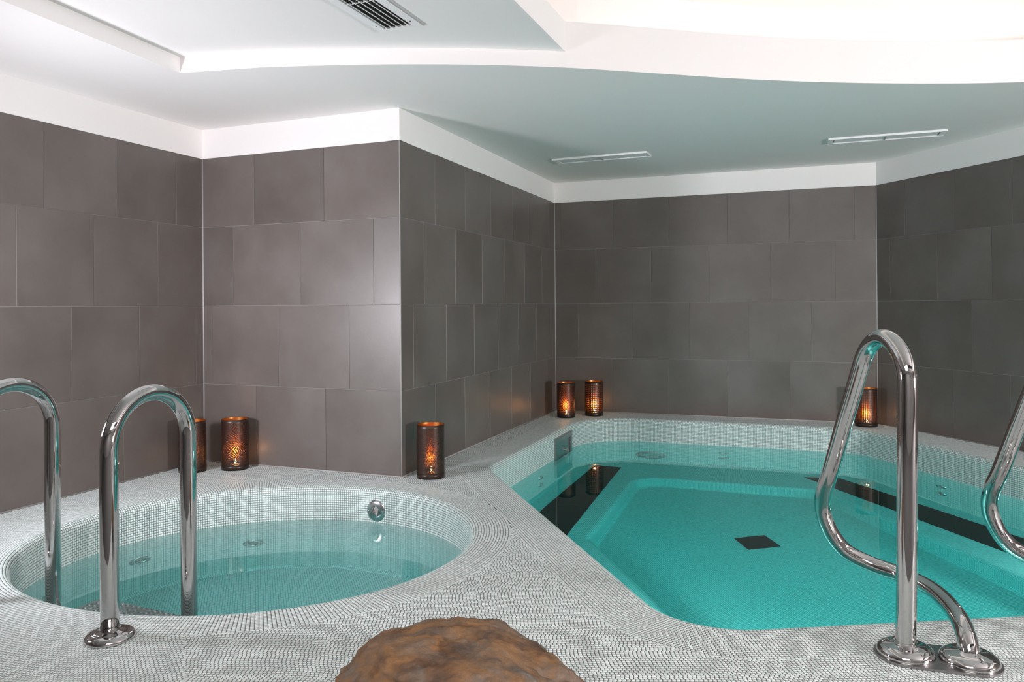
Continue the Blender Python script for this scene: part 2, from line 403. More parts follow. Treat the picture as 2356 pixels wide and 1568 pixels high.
# ---------------------------------------------------------------- ceiling: lower slab, tray recess, lit cove
CURVE = [(-1.624, 3.763), (-1.2, 3.684), (-0.9, 3.662), (-0.589, 3.652), (-0.154, 3.668), (0.267, 3.722), (0.707, 3.82), (1.173, 3.927), (1.649, 4.001), (2.122, 4.037), (2.55, 4.036), (2.9, 3.99), (3.25, 3.88)]
def cat2(pts, sub=6): return [(p.x, p.y) for p in catmull([(x, y, 0) for x, y in pts], sub)]
curve = [CURVE[0]]+cat2(CURVE[1:], 5); curve[0:1] = [CURVE[0]]
seg0 = [(CURVE[0][0]+(CURVE[1][0]-CURVE[0][0])*t, CURVE[0][1]+(CURVE[1][1]-CURVE[0][1])*t) for t in (0,)]
curve = seg0+cat2(CURVE[1:], 5)
LEFT_END = (-1.624-0.3065*4.2, 3.763-4.2)
RIGHT_END = (4.0, -0.437)
HOLE = curve+[RIGHT_END, LEFT_END]
Z2, Z3, ZTOP = 2.228, 2.375, 2.66
def poly_with_holes(name, outer, holes, z, mat, down=True, parent=None, uvf=None, thick=0.0):
    bm = bmesh.new(); edges = []
    for loop in [outer]+holes:
        vs = [bm.verts.new((x, y, z)) for x, y in loop]
        edges += [bm.edges.new((vs[i], vs[(i+1) % len(vs)])) for i in range(len(vs))]
    bmesh.ops.triangle_fill(bm, use_beauty=True, use_dissolve=False, edges=edges)
    for f in bm.faces:
        if (f.normal.z > 0) == down: f.normal_flip()
    me = bpy.data.meshes.new(name)
    if thick:
        r = bmesh.ops.extrude_face_region(bm, geom=list(bm.faces))
        for v in [g for g in r['geom'] if isinstance(g, bmesh.types.BMVert)]: v.co.z += thick
    bm.to_mesh(me); bm.free(); me.materials.append(mat)
    if uvf:
        l = me.uv_layers.new(name='UVMap')
        for lp in me.loops:
            c = me.vertices[lp.vertex_index].co; l.data[lp.index].uv = uvf(c.x, c.y)
    return link(bpy.data.objects.new(name, me), parent)
ceil = tag(poly_with_holes('ceiling', ROOM, [HOLE], Z_CEIL, M_WHITE, True, thick=0.06), kind='structure')
def ribbon(name, pts, z0, z1, mat, parent, th=0.03, closed=False, side=1):
    """upright board along pts, th thick away to `side`"""
    P = np.array(pts); n = len(P); T = np.zeros_like(P)
    for i in range(n):
        a = P[max(i-1, 0)]; b = P[min(i+1, n-1)]; t = (b-a)/np.linalg.norm(b-a); T[i] = (-t[1]*side, t[0]*side)
    P = P-T*0.003; Q = P+T*th; V = []
    for i in range(n): V += [(*P[i], z0), (*P[i], z1), (*Q[i], z1), (*Q[i], z0)]
    F = []
    for i in range(n-1):
        for k in range(4): F.append((4*i+k, 4*(i+1)+k, 4*(i+1)+(k+1) % 4, 4*i+(k+1) % 4))
    F += [(0, 1, 2, 3), tuple(4*(n-1)+k for k in (3, 2, 1, 0))]
    me = bpy.data.meshes.new(name); me.from_pydata(V, [], F); me.update(); me.materials.append(mat)
    bm = bmesh.new(); bm.from_mesh(me); bmesh.ops.recalc_face_normals(bm, faces=bm.faces); bm.to_mesh(me); bm.free()
    return link(bpy.data.objects.new(name, me), parent)
SPLIT = min(range(len(curve)), key=lambda i: abs(curve[i][0]-0.267))
sp_pt = curve[SPLIT]; DIV_END = (sp_pt[0]-0.368*4.3, sp_pt[1]-4.3*0.93)
# face of the recess: low board round the tray, higher board round the cove
ribbon('tray_edge', curve[:SPLIT+1], Z_CEIL-0.0008, Z2+0.02, M_WHITE, ceil, 0.03, side=1)
ribbon('tray_edge', [LEFT_END, curve[0]], Z_CEIL-0.0008, Z2+0.02, M_WHITE, ceil, 0.03, side=1)
ribbon('cove_edge', curve[SPLIT:]+[RIGHT_END], Z_CEIL-0.0008, Z3, M_WHITE, ceil, 0.03, side=1)
ribbon('cove_edge', [DIV_END, sp_pt], Z2-0.0008, Z3, M_WHITE, ceil, 0.03, side=1)
# tray ceiling
tray_poly = curve[:SPLIT+1]+[DIV_END, LEFT_END]
o = poly_with_holes('tray_ceiling', [(x, y) for x, y in tray_poly], [], Z2, M_WHITE, True, ceil, thick=0.02)
# cove: gutter shelf behind the boards, outer wall and high ceiling
def offset_open(pts, d):
    P = np.array(pts); n = len(P); out = []
    for i in range(n):
        a = P[max(i-1, 0)]; b = P[min(i+1, n-1)]; t = (b-a)/np.linalg.norm(b-a); out.append(tuple(P[i]+np.array((-t[1], t[0]))*d))
    return out
cpath = [DIV_END, sp_pt]+curve[SPLIT+1:]+[RIGHT_END]
outer_c = [(DIV_END[0]-0.30, DIV_END[1]), (sp_pt[0]-0.22, sp_pt[1]+0.30)]+[(x, y+0.32) for x, y in curve[SPLIT+1:]]+[(RIGHT_END[0]+0.3, RIGHT_END[1])]
ribbon('cove_wall', outer_c, Z2+0.025, ZTOP, M_WHITE, ceil, 0.03, side=1)
poly_with_holes('cove_ceiling', outer_c, [], ZTOP, M_WHITE, True, ceil, thick=0.02)
shelf = poly_with_holes('cove_shelf', outer_c, [[p for p in cpath]], Z_CEIL+0.06, M_WHITE, False, ceil) if False else None
# light strip lying in the gutter behind the board
led_path = [(x, y+0.12) for x, y in curve[SPLIT+2:-1]]
led_path = [(DIV_END[0]-0.12, DIV_END[1]), (sp_pt[0]-0.12, sp_pt[1]-0.1)]
led = ribbon('led_strip', led_path, Z2+0.03, Z2+0.06, M_LED, None, 0.025, side=1)
tag(led, 'warm light strip hidden beside the air grille behind the board', 'lamp')
led_path = [(x, y+0.12) for x, y in curve[SPLIT+2:-1]]
led = ribbon('led_strip', led_path, Z_CEIL+0.07, Z_CEIL+0.10, M_LED, None, 0.025, side=1)
tag(led, 'warm white light strip hidden behind the curved ceiling board', 'lamp')
# shelf under the strip
V, F = [], []
for i, (p, q) in enumerate(zip([(sp_pt[0]-0.0, sp_pt[1])]+curve[SPLIT+1:], [(sp_pt[0]-0.22, sp_pt[1]+0.30)]+[(x, y+0.32) for x, y in curve[SPLIT+1:]])):
    V += [(*p, Z_CEIL+0.063), (*q, Z_CEIL+0.063)]
    if i: F.append((2*i-2, 2*i-1, 2*i+1, 2*i))
me = bpy.data.meshes.new('cove_shelf'); me.from_pydata(V, [], F); me.materials.append(M_WHITE); link(bpy.data.objects.new('cove_shelf', me), ceil)

# slot diffusers in the lower ceiling
def slot_vent(cx, cy, ang, L, Wd, label):
    t = empty('ceiling_vent', (cx, cy, Z_CEIL), ang)
    tag(t, label, 'vent', 'white slot vents in the low ceiling')
    z = -0.007; e = 0.035; s = 0.016
    bm = bmesh.new()
    for yy in (-1, 1): add_box(bm, (0, yy*(Wd/2-s/2), z), (L, s, 0.014), bevel=0.002)
    for xx in (-1, 1): add_box(bm, (xx*(L/2-e/2), 0, z+0.001), (e, Wd-2*s, 0.012))
    bm_obj('frame', bm, M_VENT, t)
    box_obj('recess', (0, 0, -0.0012), (L-2*e+0.01, Wd-2*s+0.005, 0.002), M_SHADE_WICK, t)  # flat black sheet, shade inside the slot put in as colour
    Lp = (L-2*e-0.012)/2-0.003
    for xx in (-1, 1):
        bm = bmesh.new(); add_box(bm, (xx*(Lp/2+0.004), 0.002, -0.006), (Lp, Wd-2*s-0.022, 0.005), bevel=0.0015)
        bm_obj('panel', bm, M_VENT, t)
    box_obj('bridge', (0, 0, -0.009), (0.007, Wd-2*s, 0.008), M_LOUVRE, t)
slot_vent(0.705, 5.99, math.radians(-22.5), 0.757, 0.175, 'white slot vent in the ceiling nearer the room corner')
slot_vent(2.60, 5.315, math.radians(-20.8), 0.735, 0.17, 'white slot vent in the ceiling on the right, above the bent handrail')
# louvred grille in the tray
gx, gy, ga = (-0.576-0.380)/2, (3.426+3.345)/2, math.radians(-22.0)
t = empty('air_grille', (gx, gy, Z2), ga)
tag(t, 'white louvred air grille with screw holes in the upper ceiling', 'vent')
GL, GW = 0.78, 0.213; b1, b2 = 0.040, 0.046
bm = bmesh.new()
for s in (-1, 1): add_box(bm, (s*(GW/2-b1/2), -GL/2, -0.004), (b1, GL, 0.008), bevel=0.0015)
for y in (-b1/2-0.0, -GL+b1/2): add_box(bm, (0, y, -0.004), (GW-2*b1, b1*0.72, 0.008))
bm_obj('frame', bm, M_VENT, t)
box_obj('seal', (GW/2+0.004, -GL/2, -0.003), (0.012, GL, 0.006), M_LOUVRE, t)
box_obj('duct_shade', (0, -GL/2, -0.0012), (GW-2*b1+0.01, GL-2*b1*.7, 0.002), M_SHADE_WICK, t)  # black sheet stands for the shade behind the louvres
iw = GW-2*b1
for k in range(5):
    x = -iw/2+iw*(k+0.5)/5
    Mx = Matrix.Translation((x, 0, -0.007)) @ Matrix.Rotation(math.radians(48), 4, 'Y')
    bm = bmesh.new(); add_box(bm, (0, -GL/2, 0), (0.0125, GL-2*b1*.75, 0.0022), Mx); bm_obj('louvre', bm, M_VENT, t)
for y in (-0.035, -0.33, -0.62):
    bm = bmesh.new()
    for k in range(5):
        x = -iw/2+iw*(k+0.5)/5
        vs = [bm.verts.new((x-0.013, y, -0.010)), bm.verts.new((x+0.013, y, -0.010)), bm.verts.new((x+0.006, y, -0.0015)), bm.verts.new((x-0.006, y, -0.0015))]
        ws = [bm.verts.new((v.co.x, v.co.y-0.002, v.co.z)) for v in vs]
        bm.faces.new(vs); bm.faces.new(ws[::-1])
        for q in range(4): bm.faces.new((vs[q], ws[q], ws[(q+1) % 4], vs[(q+1) % 4]))
    bm_obj('cross_bar', bm, M_VENT, t)
for (x, y) in ((-GW/2+0.022, -0.075), (GW/2-0.022, -0.075), (-GW/2+0.022, -0.45), (GW/2-0.022, -0.45)):
    lathe('screw_hole', [(0.0005, -0.0083), (0.0045, -0.0083), (0.0045, -0.006)], M_SHADE_WICK, t, 12, loc=(x, y, 0))  # dark discs on the frame, hole shade as colour

# ---------------------------------------------------------------- pools: outlines
PITCH = 0.0120
LIP = 0.034
SPA_W, MAIN_W = -0.184, -0.195
SPA_Z, SEAT_Z, MAIN_Z = -0.95, -0.95, -1.15
sc0 = np.array([-1.1231, 3.3775])      # a slightly oval basin: radius as a short Fourier series
basis = lambda t: np.stack([np.ones_like(t)]+[f(k*t) for k in (1, 2, 3) for f in (np.cos, np.sin)], 1)
co = np.array([0.9268, 0, 0, 0.0354, -0.0041, -0.0076, -0.0018])
tt = np.linspace(0, 2*PI, 289)[:-1]; rad = basis(tt)@co
SPA0 = np.stack([sc0[0]+rad*np.cos(tt), sc0[1]+rad*np.sin(tt)], 1)      # CCW
def ring_normals(P):
    t = np.roll(P, -1, 0)-np.roll(P, 1, 0); t /= np.linalg.norm(t, axis=1)[:, None]
    return np.stack([-t[:, 1], t[:, 0]], 1)                                # left = inward for CCW
SPAN = ring_normals(SPA0)
def spa_ring(e): return SPA0+SPAN*e
MV = np.array([(-0.161, 4.713), (0.506, 2.325), (3.52, 2.63), (2.754, 6.077), (0.649, 6.863)])   # CCW
MR = [0.30, 0.30, 0.30, 0.32, 0.50]
def off_poly(V, e):
    n = len(V); out = []
    for i in range(n):
        a, b_, c = V[i-1], V[i], V[(i+1) % n]
        d1 = (b_-a)/np.linalg.norm(b_-a); d2 = (c-b_)/np.linalg.norm(c-b_)
        n1 = np.array([-d1[1], d1[0]]); n2 = np.array([-d2[1], d2[0]])
        A = np.array([d1, -d2]).T; s = np.linalg.solve(A, (b_+n2*e)-(b_+n1*e)); out.append(b_+n1*e+d1*s[0])
    return np.array(out)
def round_poly(V, R, K=14, Mseg=22):
    n = len(V); arcs = []
    for i in range(n):
        a, b_, c = V[i-1], V[i], V[(i+1) % n]
        d1 = (b_-a)/np.linalg.norm(b_-a); d2 = (c-b_)/np.linalg.norm(c-b_)
        turn = math.atan2(d1[0]*d2[1]-d1[1]*d2[0], d1@d2); r = R[i]; tl = r*math.tan(turn/2)
        n1 = np.array([-d1[1], d1[0]]); s = b_-d1*tl; cc = s+n1*r; a0 = math.atan2(*(s-cc)[::-1])
        arcs.append(np.array([cc+r*np.array([math.cos(a0+turn*k/K), math.sin(a0+turn*k/K)]) for k in range(K+1)]))
    out = []
    for i in range(n):
        out.append(arcs[i]); a = arcs[i][-1]; b_ = arcs[(i+1) % n][0]
        out.append(np.array([a+(b_-a)*k/Mseg for k in range(1, Mseg)]))
    return np.concatenate(out)
def main_ring(e, R=None):
    return round_poly(off_poly(MV, e), [max(r-e, 0.02) for r in MR] if R is None else R)
SEAT_E = 0.60
def main_seat_ring(e):     # from the wall foot (e=LIP) to the seat edge: corner radii change from soft to tight
    t = min(max((e-0.02)/(SEAT_E-0.02), 0), 1); Rt = [0.015, 0.03, 0.10, 0.14, 0.20]
    return round_poly(off_poly(MV, e), [(r-0.02)*(1-t)+q*t for r, q in zip(MR, Rt)])

def lip_profile(zbot, out=0.0):
    """(e, z) samples: deck coping -> quarter round -> wall; e inward"""
    e0 = -0.014; pts = [(e0-out, 0.0)]
    for k in range(0, 9):
        a = k/8*PI/2; pts.append((e0+LIP*math.sin(a), -LIP*(1-math.cos(a))))
    pts.append((e0+LIP, zbot)); return pts
def prof_len(pr): return np.concatenate([[0], np.cumsum([math.dist(pr[i], pr[i+1]) for i in range(len(pr)-1)])])
def prof_at(pr, cl, s): return np.interp(s, cl, [p[0] for p in pr]), np.interp(s, cl, [p[1] for p in pr])

def sweep(name, ringf, prof, mat, parent, ntile, v0=0.0, smooth=False):
    rings = [ringf(e) for e, z in prof]; n = len(rings[0]); V = np.concatenate([np.c_[r, np.full(n, z)] for r, (e, z) in zip(rings, prof)])
    cl = prof_len(prof)/PITCH+v0
    mid = rings[0]; L = np.concatenate([[0], np.cumsum(np.linalg.norm(np.roll(mid, -1, 0)-mid, axis=1))]); uu = L/L[-1]*ntile
    F, UV = [], []
    for i in range(len(prof)-1):
        for k in range(n):
            k2 = (k+1) % n; F.append((i*n+k, (i+1)*n+k, (i+1)*n+k2, i*n+k2))
            UV += [(uu[k], cl[i]), (uu[k], cl[i+1]), (uu[k+1], cl[i+1]), (uu[k+1], cl[i])]
    return quads_mesh(name, V, np.array(F), mat, parent, uv=np.array(UV), smooth=smooth)

# ------- real tesserae: 8 verts, 5 quads each
def tesserae(corners, nrm, parent, name, mat=None, h=0.0011, inset=0.0009, base=0.0002):
    """corners (n,4,3) CCW seen along nrm (n,3)"""
    n = len(corners); c = corners.mean(1, keepdims=True)
    hh = h+rng.uniform(-0.00022, 0.00022, (n, 1, 1))+rng.uniform(-0.00012, 0.00012, (n, 4, 1))
    d = corners-c; ln = np.linalg.norm(d, axis=2, keepdims=True)
    top = corners-d/ln*inset*1.4+nrm[:, None, :]*hh; bot = corners+nrm[:, None, :]*base
    V = np.concatenate([bot, top], 1).reshape(-1, 3); o = (np.arange(n)*8)[:, None, None]
    f = np.array([[4, 5, 6, 7], [0, 1, 5, 4], [1, 2, 6, 5], [2, 3, 7, 6], [3, 0, 4, 7]])[None]
    F = (o+f).reshape(-1, 4)
    return quads_mesh(name, V, F, mat or M_MOSAIC, parent)
def ring_rows(ringf, prof, s0, s1, regrid=True, n_fix=None, g=0.0021, jitter=0.0):
    cl = prof_len(prof); out_c, out_n = [], []; rows = int((s1-s0)/PITCH+1e-6)
    for k in range(rows):
        sa, sb = s0+k*PITCH+g/2, s0+(k+1)*PITCH-g/2
        (ea, za), (eb, zb), (em, zm) = prof_at(prof, cl, sa), prof_at(prof, cl, sb), prof_at(prof, cl, (sa+sb)/2)
        ra, rb, rm = ringf(ea), ringf(eb), ringf(em); m = len(rm)
        L = np.concatenate([[0], np.cumsum(np.linalg.norm(np.roll(rm, -1, 0)-rm, axis=1))]); tot = L[-1]
        nt_ = n_fix or int(round(tot/PITCH)); ph = (rng.uniform(0, 1) if jitter else 0.0)
        uu = (np.arange(nt_)+ph)*tot/nt_; gg = g/2
        if jitter: uu = uu+rng.uniform(-0.0006, 0.0006, nt_)
        def at(ring, z, s):
            s = np.mod(s, tot); i = np.interp(s, L, np.arange(m+1)); i0 = np.floor(i).astype(int) % m; f = (i-np.floor(i))[:, None]
            p = ring[i0]*(1-f)+ring[(i0+1) % m]*f; return np.c_[p, np.full(len(p), z)]
        A0_ = at(ra, za, uu+gg); A1_ = at(ra, za, uu+tot/nt_-gg); B1_ = at(rb, zb, uu+tot/nt_-gg); B0_ = at(rb, zb, uu+gg)
        c = np.stack([A0_, B0_, B1_, A1_], 1)
        nn = np.cross(B1_-A0_, B0_-A1_); nn = np.cross(B0_-A0_, A1_-A0_)
        nn /= np.linalg.norm(nn, axis=1)[:, None]
        # outwards from the concrete: up on the deck, towards the pool on the wall
        cen = ringf(0.0).mean(0); ref = np.c_[cen[0]-c[:, :, 0].mean(1), cen[1]-c[:, :, 1].mean(1), np.full(len(c), 3.0 if abs(zm) < 0.01 else 0.3)]
        flip = (nn*ref).sum(1) < 0; nn[flip] *= -1
        keep_order = ~flip
        c2 = c.copy(); c2[keep_order] = c[keep_order][:, ::-1]
        out_c.append(c2); out_n.append(nn)
    return np.concatenate(out_c), np.concatenate(out_n)

EXT = 34
def in_ext(c): return (c[:, 0] < -0.43*c[:, 1]) & (c[:, 1] < 3.35)
deck_c, deck_n = [], []
floor = None
COP_S, COP_M = 0.150, 0.200
for tagname, ringf, zbot, cop, nfix in (('spa', spa_ring, SPA_Z, COP_S, None), ('main', main_ring, SEAT_Z, COP_M, None)):
    pass
spa_basin = tag(empty('spa_pool', (0, 0, 0)), 'small round whirlpool lined with pale mosaic on the left', 'pool')
main_basin = tag(empty('plunge_pool', (0, 0, 0)), 'large angular pool lined with pale mosaic at the back right', 'pool')

SPA_R = spa_ring(0.0); MAIN_R = main_ring(0.0)
# coping zones (belong to the deck), lip and wall rows (belong to the pools)
prS = lip_profile(SPA_Z, COP_S); clS = prof_len(prS); prM = lip_profile(SEAT_Z, COP_M); clM = prof_len(prM)
nspa = int(round(2*PI*0.935/PITCH))
copS_rows = int(COP_S/PITCH); copM_rows = int(COP_M/PITCH)
sS0 = COP_S-copS_rows*PITCH; sM0 = COP_M-copM_rows*PITCH
cS, nS = ring_rows(spa_ring, prS, sS0, sS0+copS_rows*PITCH, n_fix=nspa)
cM, nM = ring_rows(main_ring, prM, sM0, sM0+copM_rows*PITCH)
lenwS = COP_S+LIP*PI/2+(abs(SPA_W)-LIP)+0.03; lenwM = COP_M+LIP*PI/2+(abs(MAIN_W)-LIP)+0.03
cS2, nS2 = ring_rows(spa_ring, prS, sS0+copS_rows*PITCH, lenwS, n_fix=nspa)
cM2, nM2 = ring_rows(main_ring, prM, sM0+copM_rows*PITCH, lenwM)
o = tesserae(cS2, nS2, spa_basin, 'mosaic', M_MINT_BOUNCE); o['kind'] = 'stuff'
o = tesserae(cM2, nM2, main_basin, 'mosaic', M_MINT_BOUNCE); o['kind'] = 'stuff'

# shells
sweep('wall_lining', spa_ring, [p for p in prS[1:-1]]+[(prS[-1][0], SPA_W-0.012)], M_GROUT, spa_basin, nspa)
sweep('wall_lining', main_ring, [p for p in prM[1:-1]]+[(prM[-1][0], MAIN_W-0.012)], M_GROUT, main_basin, 900)
eW = prS[-1][0]
sweep('basin_wall', spa_ring, [(eW-0.001, SPA_W-0.012), (eW-0.001, SPA_Z+0.03), (eW+0.009, SPA_Z+0.009), (eW+0.03, SPA_Z)], M_UNDER, spa_basin, nspa)
fa = math.atan2(0.948, -0.317)
def uvrot(a): return lambda x, y: ((x*math.cos(a)+y*math.sin(a))/PITCH, (-x*math.sin(a)+y*math.cos(a))/PITCH)
poly_with_holes('basin_floor', [tuple(p) for p in spa_ring(eW+0.03)], [], SPA_Z, M_UNDER, False, spa_basin, uvrot(fa))
sweep('basin_wall', main_ring, [(eW-0.001, MAIN_W-0.012), (eW-0.001, SEAT_Z+0.02)], M_UNDER, main_basin, 900)
# bench: foot curve, seat, rounded nose, riser, floor curve
nose = [(SEAT_E-0.05+0.05*math.sin(a), SEAT_Z-0.05*(1-math.cos(a))) for a in np.linspace(0, PI/2, 7)]
sweep('bench', main_seat_ring, [(eW-0.001, SEAT_Z+0.02), (eW+0.006, SEAT_Z+0.006), (eW+0.02, SEAT_Z)]+nose+[(SEAT_E, MAIN_Z+0.03), (SEAT_E+0.009, MAIN_Z+0.009), (SEAT_E+0.03, MAIN_Z)], M_UNDER, main_basin, 860)
ma = math.atan2(-0.963, 0.27)
poly_with_holes('basin_floor', [tuple(p) for p in main_seat_ring(SEAT_E+0.03)], [], MAIN_Z, M_UNDER, False, main_basin, uvrot(ma))

# water bodies (closed, so that the water has depth)
def water(name, rings, label, mat):
    n = len(rings[0][0]); V = np.concatenate([np.c_[r, np.full(n, z)] for r, z in rings]); m = len(rings)
    bm = bmesh.new(); vs = [bm.verts.new(v) for v in V]
    for i in range(m-1):
        for k in range(n): bm.faces.new((vs[i*n+k], vs[i*n+(k+1) % n], vs[(i+1)*n+(k+1) % n], vs[(i+1)*n+k]))
    bm.faces.new([vs[k] for k in range(n-1, -1, -1)]); bm.faces.new([vs[(m-1)*n+k] for k in range(n)])
    o = bm_obj(name, bm, mat); return tag(o, label, 'water', kind='stuff')
water('spa_water', [(spa_ring(eW-0.008), SPA_W), (spa_ring(eW-0.008), SPA_Z-0.015)], 'still clear turquoise water in the round whirlpool', M_WATER_SPA)
water('pool_water', [(main_ring(eW-0.008), MAIN_W), (main_ring(eW-0.008), MAIN_Z-0.015)], 'still deep turquoise water in the large angular pool', M_WATER)

# ---------------------------------------------------------------- deck
floor = poly_with_holes('floor', ROOM, [[tuple(p) for p in spa_ring(-0.0139)], [tuple(p) for p in main_ring(-0.0139)]], 0.0, M_GROUT, False)
tag(floor, kind='structure')
fX, fY = np.meshgrid(np.arange(-3.6, 3.9, PITCH), np.arange(1.45, 7.3, PITCH))
row = np.arange(fX.shape[0])
fX = fX+((row % 2)*0.5*PITCH+rng.uniform(-0.22, 0.22, len(row))*PITCH)[:, None]+np.cumsum(np.where(rng.random(len(row)) < 0.5, 0.5, 0.12)*PITCH)[:, None] % PITCH
wave = lambda x, y: 0.018*np.sin(x*5.2+y*2.0)+0.010*np.sin(x*11+1.3)-0.05*x
def field(x, y):
    return np.stack([x, y+wave(x, y*0)], -1)
g = 0.0021; x0, x1, y0, y1 = fX+g/2, fX+PITCH-g/2, fY+g/2, fY+PITCH-g/2
cor = np.stack([field(x0, y0), field(x1, y0), field(x1, y1), field(x0, y1)], 2).reshape(-1, 4, 2)
cen = cor.mean(1)
dS = dist_poly(cen, SPA_R[::3]); dM = dist_poly(cen, MAIN_R[::2]); inS = inside_poly(cen, SPA_R[::3]); inM = inside_poly(cen, MAIN_R[::2])
sdS = np.where(inS, -dS, dS); sdM = np.where(inM, -dM, dM)
okr = inside_poly(cen, ROOM) & (dist_poly(cen, ROOM) > 0.008)
zS = 0.014+copS_rows*PITCH; zM = 0.014+copM_rows*PITCH
k = okr & (sdS > zS-0.005) & (sdM > zM-0.006) & (cen[:, 1] > 1.45)
k &= ~((cen[:, 0] < -0.43*cen[:, 1]-0.006) & (cen[:, 1] < 3.344) & (sdS < zS+EXT*PITCH-0.003))
cF = np.concatenate([cor[k], np.zeros((k.sum(), 4, 1))], 2); nF = np.tile([0, 0, 1.0], (k.sum(), 1))
# coping rows: keep what lies in the room; where the two copings meet, the nearer pool wins
def clip(c, n, own):
    ce = c.mean(1)[:, :2]; d1 = dist_poly(ce, SPA_R[::3]); d2 = dist_poly(ce, MAIN_R[::2])
    ok = inside_poly(ce, ROOM) & (dist_poly(ce, ROOM) > 0.007)
    ok &= (d1 <= d2+0.005) | (d2 > zM+0.002) if own == 'spa' else (d2 <= d1+0.004) | (d1 > zS+0.002)
    return c[ok], n[ok]
prX = [(-0.014-EXT*PITCH-COP_S, 0.0)]+prS[1:]
cX, nX = ring_rows(spa_ring, prX, EXT*PITCH+sS0-EXT*PITCH, EXT*PITCH+sS0)
ceX = cX.mean(1); mX = in_ext(ceX) & inside_poly(ceX[:, :2], ROOM) & (dist_poly(ceX[:, :2], ROOM) > 0.007) & (ceX[:, 1] > 1.45); cX, nX = cX[mX], nX[mX]
cS, nS = clip(cS, nS, 'spa'); cM, nM = clip(cM, nM, 'main')
cF[:, :, 2] -= 0.00022; cM[:, :, 2] -= 0.00010
allc = np.concatenate([cF, cS, cM, cX]); alln = np.concatenate([nF, nS, nM, nX])
# orientation: CCW from above
def area2(c): return ((c[:, 1, 0]-c[:, 0, 0])*(c[:, 2, 1]-c[:, 0, 1])-(c[:, 1, 1]-c[:, 0, 1])*(c[:, 2, 0]-c[:, 0, 0]))
m = area2(allc) < 0; allc[m] = allc[m][:, ::-1]
# the 300 that show largest (nearest the lens, inside the picture) are single pieces
ce = allc.mean(1); u_ = ce[:, 0]/ce[:, 1]; dep = ce[:, 1]; ok = (np.abs(u_) < 0.66) & (dep > 2.045) & ~((ce[:, 0] > -0.50) & (ce[:, 0] < 0.24) & (dep < 2.3))
idx = np.where(ok)[0]; near = idx[np.argsort(dep[idx]-0.05*np.abs(u_[idx]))[:300]]
rest = np.ones(len(allc), bool); rest[near] = False
o = tesserae(allc[rest], alln[rest], floor, 'mosaic'); o['kind'] = 'stuff'
h = (PITCH-g)/2
me = bpy.data.meshes.new('mosaic_tile')
tp = h-0.0007
me.from_pydata([(-h, -h, 0.0002), (h, -h, 0.0002), (h, h, 0.0002), (-h, h, 0.0002), (-tp, -tp, 0.0011), (tp, -tp, 0.0011), (tp, tp, 0.0011), (-tp, tp, 0.0011)], [], [(4, 5, 6, 7), (0, 1, 5, 4), (1, 2, 6, 5), (2, 3, 7, 6), (3, 0, 4, 7)])
me.update(); me.materials.append(M_MOSAIC1)
for i in near:
    c = allc[i]; o = bpy.data.objects.new('mosaic_tile', me); COL.objects.link(o); o.parent = floor
    o.location = tuple(c.mean(0)); e = c[1]-c[0]
    o.rotation_euler = (random.uniform(-.012, .012), random.uniform(-.012, .012), math.atan2(e[1], e[0]))
    o.scale = (np.linalg.norm(c[1]-c[0])/(2*h), np.linalg.norm(c[2]-c[1])/(2*h), 1)

# ---------------------------------------------------------------- black air grilles on the pool bench
def prism(name, poly, z0, z1, mat, parent=None):
    bm = bmesh.new(); a = [bm.verts.new((x, y, z0)) for x, y in poly]; b_ = [bm.verts.new((x, y, z1)) for x, y in poly]; n = len(poly)
    bm.faces.new(a[::-1]); bm.faces.new(b_)
    for i in range(n): bm.faces.new((a[i], a[(i+1) % n], b_[(i+1) % n], b_[i]))
    return bm_obj(name, bm, mat, parent)
o = prism('bench_grille', [(0.13, 5.08), (0.30, 4.66), (0.40, 4.95), (0.905, 6.41), (0.695, 6.50), (0.205, 5.28)], SEAT_Z-0.003, SEAT_Z+0.004, M_BLACK)
tag(o, 'black bubble grille strip on the bench along the left pool wall', 'grille', 'black strips on the pool bench')
o = prism('bench_grille', [(2.28, 6.01), (2.80, 4.205), (3.06, 3.30), (3.27, 3.36), (3.01, 4.525), (2.54, 5.96)], SEAT_Z-0.003, SEAT_Z+0.004, M_BLACK)
tag(o, 'black bubble grille strip on the bench along the right pool wall', 'grille', 'black strips on the pool bench')
o = prism('floor_drain', [(1.395, 4.84), (1.425, 4.65), (1.635, 4.69), (1.60, 4.885)], MAIN_Z, MAIN_Z+0.006, M_BLACK)
tag(o, 'black square drain cover in the middle of the large pool floor', 'drain')

# ---------------------------------------------------------------- fittings in the pool walls
def wall_point(ring, hint):
    """nearest point of ring to hint and inward direction"""
    R = np.repeat(ring, 1, 0); n = len(R); best = None
    for i in range(n):
        a, b_ = R[i], R[(i+1) % n]; ab = b_-a; t = min(max(((hint-a)@ab)/(ab@ab+1e-12), 0), 1); q = a+ab*t; dd = np.linalg.norm(q-hint)
        if best is None or dd < best[0]: best = (dd, q, ab/np.linalg.norm(ab))
    _, q, t = best; return q, np.array([-t[1], t[0]])
def wall_frame(ring, hint, z):
    q, n = wall_point(ring, np.array(hint)); x = Vector((-n[1], n[0], 0))
    R = Matrix(((x.x, 0, n[0]), (x.y, 0, n[1]), (0, 1, 0))).to_4x4()
    return Matrix.Translation((q[0], q[1], z)) @ R        # local z = out of the wall into the pool, local y = up
mw = main_ring(eW-0.001); sw = spa_ring(eW-0.001)
def jet(ring, hint, z, r, label, group):
    t = empty('water_jet'); t.matrix_world = wall_frame(ring, hint, z); tag(t, label, 'jet', group)
    lathe('ring', [(r*0.42, 0.004), (r*0.55, 0.012), (r*0.8, 0.014), (r*0.97, 0.008), (r, 0.0)], M_CHROME2, t, 28)
    lathe('nozzle', [(0.0003, 0.007), (r*0.18, 0.009), (r*0.26, 0.012), (r*0.42, 0.004)], M_STEELD, t, 20)
